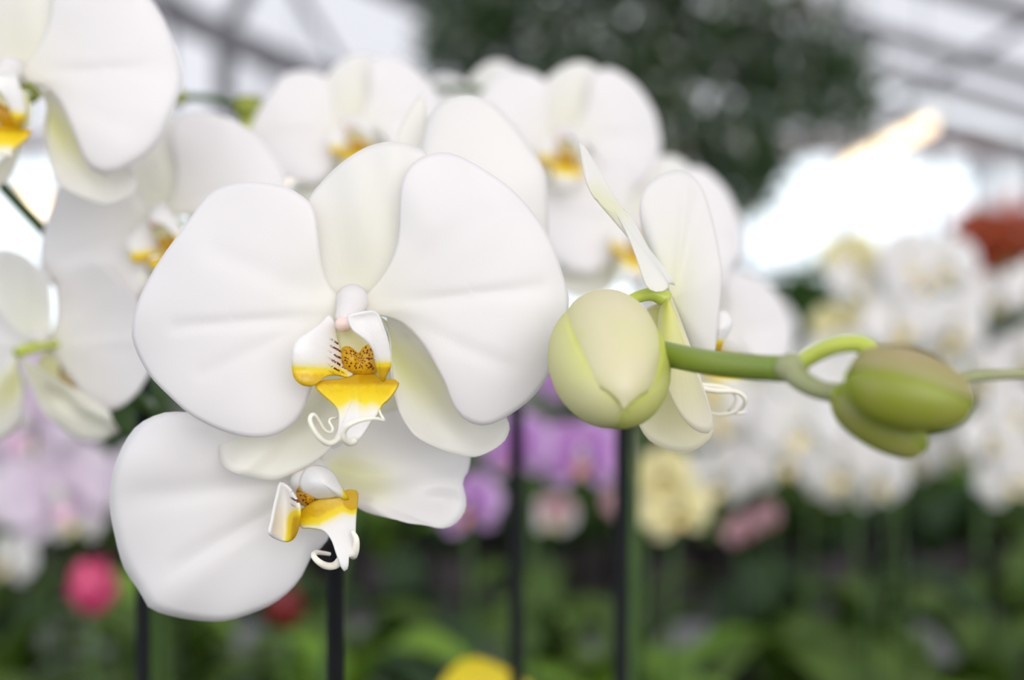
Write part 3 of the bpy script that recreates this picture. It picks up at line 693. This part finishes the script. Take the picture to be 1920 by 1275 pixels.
# ---------------- orchid at the left
rng = random.Random(9)
left = link('white_orchid', None, None, (P(288, 637, 0.62).x, 0.62, BENCH))
tag(left, 'white moth orchid at the left edge with large blurred blooms on a dark spike', 'orchid', 'white orchids close to the camera')
base_parts(left, rng, 'n', 6)
LO = left.location
lsp = [LO + Vector((0.0, 0, 0.10)), LO + Vector((0.0, -0.006, 0.35)), P(285, 900, 0.55), P(262, 755, 0.51), P(205, 670, 0.505), P(186, 580, 0.505), P(140, 490, 0.505), P(85, 435, 0.50), P(10, 355, 0.49), P(-60, 270, 0.48), P(-120, 160, 0.47)]
MB().tube([p - LO for p in lsp], [.003, .003, .0028, .0026, .0026, .0024, .0024, .0022, .002, .002, .0018], 10, 80).build('spike', M_STEMD, left)
stake(268, 0.525, P(0, 520, 0.525).z, 'black stake beside the dark spike of the left orchid')
place_flower(left, MIDQ, P(24, 150, 0.43), (-4, 0, 4), 1.0, 'big blurred white bloom cut off by the upper left corner', P(-40, 290, 0.482))
place_flower(left, MIDQ, P(306, 412, 0.485), (-6, -4, -16), 0.86, 'blurred white bloom with orange lip left of the main bloom', P(150, 500, 0.505))
place_flower(left, MIDQ, P(80, 650, 0.485), (162, -6, 8), 0.84, 'blurred white bloom turned away at the left edge', P(203, 668, 0.505))

# ---------------- orchids behind the main bloom
rng = random.Random(12)
mid = link('white_orchid', None, None, (P(560, 637, 0.72).x, 0.72, BENCH))
tag(mid, 'blurred white moth orchid behind the main bloom with a thin budding spike', 'orchid', 'white orchids close to the camera')
base_parts(mid, rng, 'n', 5)
MO = mid.location
msp = [MO + Vector((0, 0, 0.1)), MO + Vector((0.01, 0, 0.45)), P(740, 640, 0.69), P(760, 400, 0.67), P(700, 280, 0.655), P(600, 262, 0.64), P(530, 240, 0.63), P(470, 205, 0.62), P(400, 185, 0.61), P(325, 182, 0.60)]
MB().tube([p - MO for p in msp], [.003, .003, .0028, .0026, .0024, .0022, .002, .002, .0018, .0016], 8, 70).build('spike', M_STEMD, mid)
place_flower(mid, MIDQ, P(655, 240, 0.60), (10, -6, -4), 0.80, 'blurred cream bloom above the left petal of the main bloom', P(690, 275, 0.653))
bud(mid, P(472, 208, 0.60), (-0.5, -0.3, 0.25), 0.0055, 0.016, 0, M_BUDG, (0.4, 0.5, 0.5))
bud(mid, P(478, 250, 0.60), (0.2, -0.3, -0.8), 0.0055, 0.015, 0, M_BUD, (0.9, 0.9, 0.8))
bud(mid, P(332, 183, 0.60), (-0.9, -0.2, 0.1), 0.003, 0.008, 0, M_BUDG, (0.3, 0.4, 0.5))
rng = random.Random(14)
rear = link('white_orchid', None, None, (P(1180, 637, 0.80).x, 0.80, BENCH))
tag(rear, 'blurred white moth orchid with stacked blooms between the main bloom and the tree', 'orchid', 'white orchids close to the camera')
base_parts(rear, rng, 'n', 5)
RO = rear.location
rsp = [RO + Vector((0, 0, 0.1)), RO + Vector((0.0, 0, 0.4)), P(1200, 700, 0.78), P(1240, 480, 0.76), P(1180, 330, 0.74), P(1050, 240, 0.72), P(920, 175, 0.70), P(830, 165, 0.69), P(770, 172, 0.68)]
MB().tube([p - RO for p in rsp], [.003, .003, .0028, .0026, .0024, .0022, .002, .0018, .0014], 8, 70).build('spike', M_STEMD, rear)
bud(rear, P(768, 173, 0.68), (-0.9, -0.3, -0.1), 0.0035, 0.011, 0, M_BUDG, (0.3, 0.5, 0.5))
place_flower(rear, MIDQ, P(1050, 258, 0.66), (8, -4, 6), 0.92, 'blurred white bloom with dark orange centre below the tree', P(1060, 245, 0.722))
place_flower(rear, MIDQ, P(1195, 430, 0.66), (4, -6, 16), 0.95, 'blurred white bloom behind the one seen from behind', P(1235, 470, 0.758))
place_flower(rear, MIDQ, P(1330, 640, 0.72), (12, -4, -8), 0.88, 'blurred white bloom right of the green spike', P(1215, 620, 0.77))
place_flower(rear, MIDQ, P(900, 230, 0.72), (-20, 10, 6), 0.75, 'blurred white bloom peeping over the main bloom', P(930, 178, 0.702))

# ------------------------------------------------------------------ rows of orchids out of focus
def col_mats(key, petal, tintc, lipc, edge=None):
    pm = petal_mat(key + '_petal', petal, tintc, 0.45, 0.1, edge)
    lm = plain(key + '_lip', lipc, 0.5)
    return dict(petal=pm, sepal=pm, lip=lm, mid=lm, callus=lm)
CM = {
    'white': col_mats('far_white', (0.93, 0.91, 0.905), (0.86, 0.86, 0.5), (0.90, 0.70, 0.25)),
    'lilac': col_mats('far_lilac', (0.82, 0.70, 0.82), (0.74, 0.56, 0.76), (0.75, 0.45, 0.6), (0.90, 0.84, 0.90)),
    'purple': col_mats('far_purple', (0.56, 0.20, 0.66), (0.6, 0.25, 0.58), (0.70, 0.28, 0.15), (0.80, 0.62, 0.85)),
    'yellow': col_mats('far_yellow', (0.88, 0.80, 0.40), (0.8, 0.75, 0.2), (0.80, 0.55, 0.2), (0.92, 0.88, 0.62)),
    'lemon': col_mats('lemon', (0.93, 0.78, 0.02), (0.9, 0.7, 0.02), (0.8, 0.5, 0.02)),
    'rose': col_mats('far_rose', (0.72, 0.38, 0.46), (0.7, 0.35, 0.4), (0.5, 0.1, 0.15), (0.82, 0.60, 0.64)),
}
def far_meshes(key):
    k2 = 'far_' + key
    if k2 in _fl: return _fl[k2]
    ms = CM[key]
    L = [(s['n'], fan(s['o'], s['b'], s['d'], CEN, ms[s['m']], s['n'], s.get('closed', False), 20, 5, 0.0006, s.get('tint'), None, s.get('root')), None) for s in MAIN]
    L.append(('lip', fan(ML, (670, 735), d_ml, CEN, ms['mid'], 'lip', True, 20, 4, 0.0012, tn_ml), None))
    L.append(('@', MB().tube([P(662, 562, D0 + 0.02) - CEN, P(660, 566, D0 - 0.003) - CEN, P(642, 607, D0 - 0.0135) - CEN], [0.003, 0.0046, 0.003], 8, 8).mesh('column', M_COLUMN), None))
    _fl[k2] = L
    return L
def row_orchid(px, py, d, color, n, seed, label, spread=0.16, scale=0.9, leafset='n', face=0, group=None, name=None, drop=0.6, nleaf=5):
    """potted orchid whose flower cluster is centred at (px,py,d)"""
    rng = random.Random(seed)
    c = P(px, py, d)
    side = rng.choice((-1, 1))
    root = link(name or (color + '_orchid'), None, None, (c.x - side * spread * 0.5, c.y + rng.uniform(-.03, .05), BENCH))
    tag(root, label, 'orchid', group)
    base_parts(root, rng, leafset, nleaf)
    O = root.location
    top = c.z - BENCH
    pts = [Vector((0, 0, 0.1)), Vector((side * 0.01, 0, top * 0.55)), Vector((side * spread * 0.15, 0, top * 0.92))]
    fp = []
    for i in range(n):
        s = (i + 0.5) / n
        q = Vector((side * spread * (0.15 + 0.85 * s), rng.uniform(-.01, .01), top + spread * drop * (0.35 + 0.55 * math.sin(s * 2.2) - s * 0.9)))
        pts.append(q); fp.append(q)
    MB().tube(pts, [.003] * 3 + list(np.linspace(.0026, .0015, n)), 6, 36).build('spike', M_STEMD, root)
    ms = far_meshes(color)
    for i, q in enumerate(fp):
        off = Vector((rng.uniform(-.03, .03), -0.03, (0.035 if i % 2 else -0.045) + rng.uniform(-.01, .01)))
        place_flower(root, ms, O + q + off, (face + rng.uniform(-28, 28), rng.uniform(-16, 4), rng.uniform(-14, 14)), scale * rng.uniform(.85, 1.05), None, O + q, M_STEMD)
    MB().tube([(0.006, 0.004, 0.09), (0.004 + side * .008, 0.004, top * 0.9)], .0022, 6).build('support_rod', M_STAKE, root)
    return root
row_orchid(1490, 830, 1.75, 'white', 9, 1, 'white blurred orchid cluster below the green end bud, the widest in the row', 0.20, 0.95, drop=0.3)
row_orchid(1600, 850, 1.85, 'white', 4, 2, 'white blurred orchid just right of the widest white cluster', 0.14, 0.9, drop=0.3)
row_orchid(1720, 610, 1.9, 'white', 9, 3, 'tall white blurred orchid above the green end bud', 0.20, 1.0)
row_orchid(1895, 635, 1.95, 'white', 5, 4, 'white blurred orchid cut by the right edge at spike height', 0.16, 0.95)
row_orchid(1600, 570, 1.9, 'yellow', 3, 24, 'cream yellow blurred orchid left of the tall white one at the right', 0.12, 0.85)
row_orchid(1770, 840, 2.0, 'white', 6, 5, 'white blurred orchid hanging low under the green end bud', 0.18, 0.9)
row_orchid(1905, 860, 1.9, 'white', 4, 6, 'low white blurred orchid at the right edge', 0.14, 0.9)
row_orchid(1375, 740, 1.45, 'white', 3, 7, 'white blurred orchid right of the bloom with tendrils', 0.14, 0.95)
row_orchid(190, 865, 1.15, 'lilac', 4, 8, 'pale lilac blurred orchid at left beside the lower front bloom', 0.13, 1.0)
row_orchid(55, 900, 1.5, 'white', 5, 9, 'small white blurred orchid at the left edge under the turned bloom', 0.13, 0.8)
row_orchid(30, 1020, 1.7, 'white', 3, 10, 'low white blurred orchid with reddish centre at far left', 0.10, 0.8)
row_orchid(905, 880, 1.35, 'purple', 2, 11, 'purple blurred orchid right of the lower front bloom', 0.04, 0.85)
row_orchid(1035, 765, 1.4, 'purple', 3, 12, 'purple and white blurred orchid between main bloom and plump bud', 0.06, 0.85)
row_orchid(1250, 900, 1.4, 'yellow', 3, 13, 'pale yellow blurred orchid below the bloom with tendrils', 0.07, 0.75, drop=2.0)
row_orchid(1420, 935, 2.1, 'rose', 3, 14, 'rose pink blurred orchid under the widest white cluster', 0.07, 0.5)
row_orchid(1120, 890, 1.9, 'rose', 3, 15, 'dull pink blurred orchid under the plump bud', 0.08, 0.5)
row_orchid(1060, 920, 2.0, 'white', 2, 25, 'greyish white blurred orchid left of the dull pink one', 0.08, 0.7)
row_orchid(1890, 790, 2.3, 'purple', 3, 16, 'dark purple blurred orchid at the right edge behind white ones', 0.10, 0.8)
row_orchid(1290, 560, 2.4, 'white', 2, 17, 'distant white orchid seen through the petals right of the plump bud', 0.16, 0.9)
lem = row_orchid(917, 1500, 0.80, 'lemon', 0, 18, 'lemon yellow bloom rising at the bottom edge of the picture', 0.02)
place_flower(lem, far_meshes('lemon'), P(917, 1412, 0.77), (0, -6, 84), 0.98, None, lem.location + Vector((0, 0, P(0, 1500, 0.8).z - BENCH - 0.02)), M_STEMD)
# bare dark stakes between the rows
stake(288, 0.60, P(0, 1080, 0.6).z, 'black stake below the left side of the lower front bloom', 0.003)
stake(968, 0.72, P(0, 770, 0.72).z, 'black stake right of the main bloom beside the purple orchid', 0.0036)
stake(1168, 0.66, P(0, 740, 0.66).z, 'black stake under the plump bud', 0.0036, 0.004)

# ------------------------------------------------------------------ leafy plants without flowers filling the benches
rng = random.Random(77)
spots = []
for o in list(C.objects):
    if o.parent is None and 'orchid' in o.name: spots.append((o.location.x, o.location.y))
count = 0
for j in range(20):
    y = 1.25 + j * 0.205
    if 2.62 < y < 3.38: continue
    if y > 5.1: break
    half = 0.36 * y + 0.22
    nx = int(2 * half / 0.215)
    for i in range(nx + 1):
        x = -half + 2 * half * i / nx + rng.uniform(-.05, .05); yy = y + rng.uniform(-.05, .05)
        if any(math.hypot(x - a, yy - b) < 0.125 for a, b in spots): continue
        spots.append((x, yy))
        ls = rng.choices(('n', 'b', 'd'), (0.5, 0.22, 0.28))[0]
        r_ = link('leafy_orchid', None, None, (x, yy, BENCH))
        ppx = 960 + x / yy * FPX
        where = 'behind the main bloom' if 640 <= ppx < 960 else 'under the plump bud' if 960 <= ppx < 1300 else 'under the green end buds' if 1300 <= ppx < 1650 else 'at the right edge' if ppx >= 1650 else 'below the lower front bloom' if ppx > 300 else 'at the left edge'
        row = 'in the nearest row' if yy < 1.6 else 'mid near bench' if yy < 2.15 else 'at the near bench back' if yy < 3 else 'on the far bench'
        tag(r_, {'n': 'mid green', 'b': 'bright yellowish green', 'd': 'dark green'}[ls] + ' leafy plant ' + row + ' ' + where, 'plant', 'leafy potted plants in the rows behind the orchids')
        base_parts(r_, rng, ls, rng.choice((4, 5, 6)), 1.05 if y < 3 else 1.15)
        count += 1

# ------------------------------------------------------------------ pink bract flowers at the left
def bract_flower(px, py, d, col1, col2, label, sc=1.0):
    c = P(px, py, d)
    root = link('bract_flower', None, None, (c.x, c.y, BENCH)); tag(root, label, 'flower')
    m = leafy('bract_' + str(px), col1, col2, 40, 0.25)
    h = c.z - BENCH
    MB().tube([(0, 0, 0.0), (0.004, 0, h * 0.5), (0, 0, h - 0.02)], .0035, 8, 14).build('stem', M_STEMD, root)
    L = 0.05 * sc
    for i in range(9):
        a = i * 2.4; s = i / 9.0
        V, F = [], []
        for r_ in range(9):
            t = r_ / 8
            wd = 0.016 * sc * math.sin(math.pi * min(1, t * .9 + .1)) ** 0.7 * (1.1 - 0.4 * s)
            rad = sc * (0.004 + 0.020 * math.sin(t * 2.3)) * (1.0 - 0.5 * s); z = L * (t * 0.75 + s * 0.45) - L * 0.5
            for q in (-1, -.5, 0, .5, 1):
                b = a + q * wd / max(rad, 0.006)
                V.append((rad * math.cos(b), rad * math.sin(b), h + z))
        for r_ in range(8):
            for q in range(4): F.append([r_ * 5 + q, r_ * 5 + q + 1, (r_ + 1) * 5 + q + 1, (r_ + 1) * 5 + q])
        V, F = thicken(V, F, 0.0012)
        link('bract', to_mesh('bract', V, F, m), root)
    for i in range(4):
        l = link('leaf', LEAVES['b'][i], root, (0, 0, 0.02)); l.rotation_euler = (0, -0.7, i * 1.7)
bract_flower(172, 1105, 1.15, (0.80, 0.05, 0.20), (0.88, 0.14, 0.32), 'hot pink blurred bract flower at lower left', 0.85)
bract_flower(530, 1140, 1.35, (0.22, 0.01, 0.015), (0.30, 0.02, 0.02), 'dark red blurred bract flower behind the lower front bloom', 0.8)

# ------------------------------------------------------------------ tree, shrubs, lamps
M_TRUNK = plain('brown_bark', (0.075, 0.045, 0.03), 0.9, (0.13, 0.09, 0.06), 20)
M_CROWN = leafy('ficus_leaf', (0.012, 0.040, 0.010), (0.07, 0.145, 0.03), 6, 0.2, 0.18, 0.16)
M_BUSH = leafy('bush_leaf', (0.03, 0.085, 0.015), (0.08, 0.17, 0.03), 6, 0.2, 0.06)
M_RED = leafy('red_leaf', (0.42, 0.06, 0.035), (0.60, 0.15, 0.04), 9, 0.25, 0.05)
def foliage(blobs, n, size, seed, twigs=0):
    """leaves scattered through ellipsoids; each leaf a pointed, folded blade"""
    rng = random.Random(seed); nr = np.random.RandomState(seed)
    vol = np.array([a * b * c for _, (a, b, c) in blobs]); pick = nr.choice(len(blobs), n, p=vol / vol.sum())
    V = []; F = []
    def spot(k):
        c, r = blobs[pick[k]]
        v = nr.normal(size=3); v /= np.linalg.norm(v); v *= nr.rand() ** (1 / 2.4)
        return Vector((c[0] + v[0] * r[0], c[1] + v[1] * r[1], c[2] + v[2] * r[2]))
    tw = [spot(k) for k in range(twigs)]
    for k in range(n):
        p = (tw[nr.randint(twigs)] + Vector(nr.normal(size=3)) * 0.05) if twigs else spot(k)
        t = Vector(nr.normal(size=3)); t.z -= 0.5; t.normalize()
        s = t.cross(Vector(nr.normal(size=3))).normalized(); nrm = t.cross(s)
        L = size * (0.7 + 0.6 * nr.rand()); w2 = L * 0.23
        b = len(V)
        V += [p, p + t * L * 0.45 + s * w2 + nrm * w2 * 0.3, p + t * L + nrm * -0.1 * L, p + t * L * 0.45 - s * w2 + nrm * w2 * 0.3]
        F += [[b, b + 1, b + 2], [b, b + 2, b + 3]]
    return V, F
def E(px, py, d, rx, ry, rd):
    c = P(px, py, d); return ((c.x, c.y, c.z), (rx / FPX * d, rd, ry / FPX * d))
DT = 6.0
tb = P(1240, 637, DT)
tree = link('indoor_tree', None, None, (tb.x, DT, 0)); tag(tree, 'dark green small-leaved tree rising behind the orchids', 'tree')
TO = tree.location
MB().tube([(0, 0, 0), (0.02, 0, 0.8), (-0.03, 0, 1.7), (0.02, 0, 2.4), (0.0, 0.05, 3.2)], [.11, .085, .075, .06, .03], 12, 20).build('trunk', M_TRUNK, tree)
for a in ((1000, 60), (1420, 60), (880, 30), (1560, 10), (1340, 250), (1120, 160), (1200, -180), (1450, -150), (950, -150)):
    e = P(a[0], a[1], DT) - TO
    s0 = Vector((0, 0, min(2.7, max(1.75, e.z - 0.35))))
    MB().tube([s0, s0.lerp(e, 0.5) + Vector((0, -0.08, 0.06)), e], [.035, .022, .010], 8, 12).build('branch', M_TRUNK, tree)
blobs = [E(1000, 40, DT, 215, 190, .3), E(1240, 110, DT, 230, 210, .3), E(1440, 70, DT, 190, 190, .3), E(1385, 290, DT, 80, 105, .25), E(1130, 200, DT, 160, 110, .25), E(870, 60, DT, 95, 130, .3), E(1530, 170, DT, 120, 90, .3), E(1520, 160, DT, 120, 90, .3), E(1385, 300, DT, 80, 95, .3), E(1380, 300, DT, 75, 95, .3), E(1400, 310, DT, 60, 80, .3), E(1200, -150, DT, 380, 140, .6)]
V, F = foliage(blobs, 11500, 0.075, 3, twigs=350)
f = link('foliage', to_mesh('foliage', [v - TO for v in V], F, M_CROWN, smooth=False), tree); f['kind'] = 'stuff'
def shrub(name, px, py, d, rx, ry, rd, n, size, seed, m, label, cat='shrub'):
    c = P(px, py, d)
    root = link(name, None, None, (c.x, d, 0)); tag(root, label, cat)
    O = root.location
    for i in range(5):
        a = i * 1.256
        MB().tube([(0.03 * math.cos(a), 0.03 * math.sin(a), 0), (0.1 * math.cos(a), 0.1 * math.sin(a), c.z * 0.6), (0.25 * math.cos(a), 0.2 * math.sin(a), c.z)], [.014, .011, .005], 6, 8).build('stem', M_TRUNK, root)
    V, F = foliage([E(px, py, d, rx, ry, rd), E(px - rx * .3, py + ry * .7, d, rx * .8, ry * .7, rd)], n, size, seed)
    g = link('foliage', to_mesh('foliage', [v - O for v in V], F, m, smooth=False), root); g['kind'] = 'stuff'
shrub('leafy_shrub', 1500, 640, 5.75, 150, 130, .25, 1500, 0.13, 5, M_BUSH, 'dark green bush behind the spike, left of the white orchid row')
shrub('leafy_shrub', 1250, 700, 7.0, 200, 120, .35, 1800, 0.15, 6, M_BUSH, 'dark green bush low behind the tree trunk')
shrub('leafy_shrub', 660, 720, 6.8, 215, 130, .35, 1800, 0.15, 7, M_BUSH, 'dark green bush behind the main bloom at bench height')
shrub('leafy_shrub', 120, 760, 6.5, 200, 130, .35, 1600, 0.15, 8, M_BUSH, 'dark green bush at the far left behind the benches')
shrub('leafy_shrub', 1820, 660, 6.3, 200, 130, .3, 1600, 0.15, 9, M_BUSH, 'dark green bush at the far right under the red one')
shrub('red_shrub', 1875, 445, 7.6, 95, 65, .3, 700, 0.12, 10, M_RED, 'orange red shrub by the windows at the right edge')
M_CASE = plain('white_lamp_case', (0.7, 0.7, 0.68), 0.5)
k = NT('warm_tube'); em = k.n('ShaderNodeEmission'); em.inputs[0].default_value = (1.0, 0.78, 0.52, 1); em.inputs[1].default_value = 3.2
k.l(em.outputs[0], k.out.inputs[0]); M_TUBE = k.m
def lamp(px, py, d, L, label, fz):
    c = P(px, py, d)
    root = link('tube_lamp', None, None, (c.x, c.y, c.z)); tag(root, label, 'lamp', 'warm tube lamps under the roof')
    MB().tube([(0, 0, 0), (0, L, 0)], 0.026, 10).build('tube', M_TUBE, root)
    MB().box((-0.05, -0.03, 0.03), (0.05, L + 0.03, 0.07)).build('housing', M_CASE, root, smooth=False)
    zt = fz(c.x) - c.z
    for y in (0.1, L - 0.1): MB().tube([(0, y, 0.07), (0, y, zt)], 0.004, 6).build('hanger', M_FRAME, root)
lamp(1742, 236, 6.0, 1.5, 'warm glowing tube lamp at the right above the windows', zr)
lamp(30, 372, 5.0, 1.2, 'warm glowing tube lamp at the left edge', zl)
lamp(548, 352, 8.0, 0.6, 'warm lamp peeping over the left petal of the main bloom', zl)
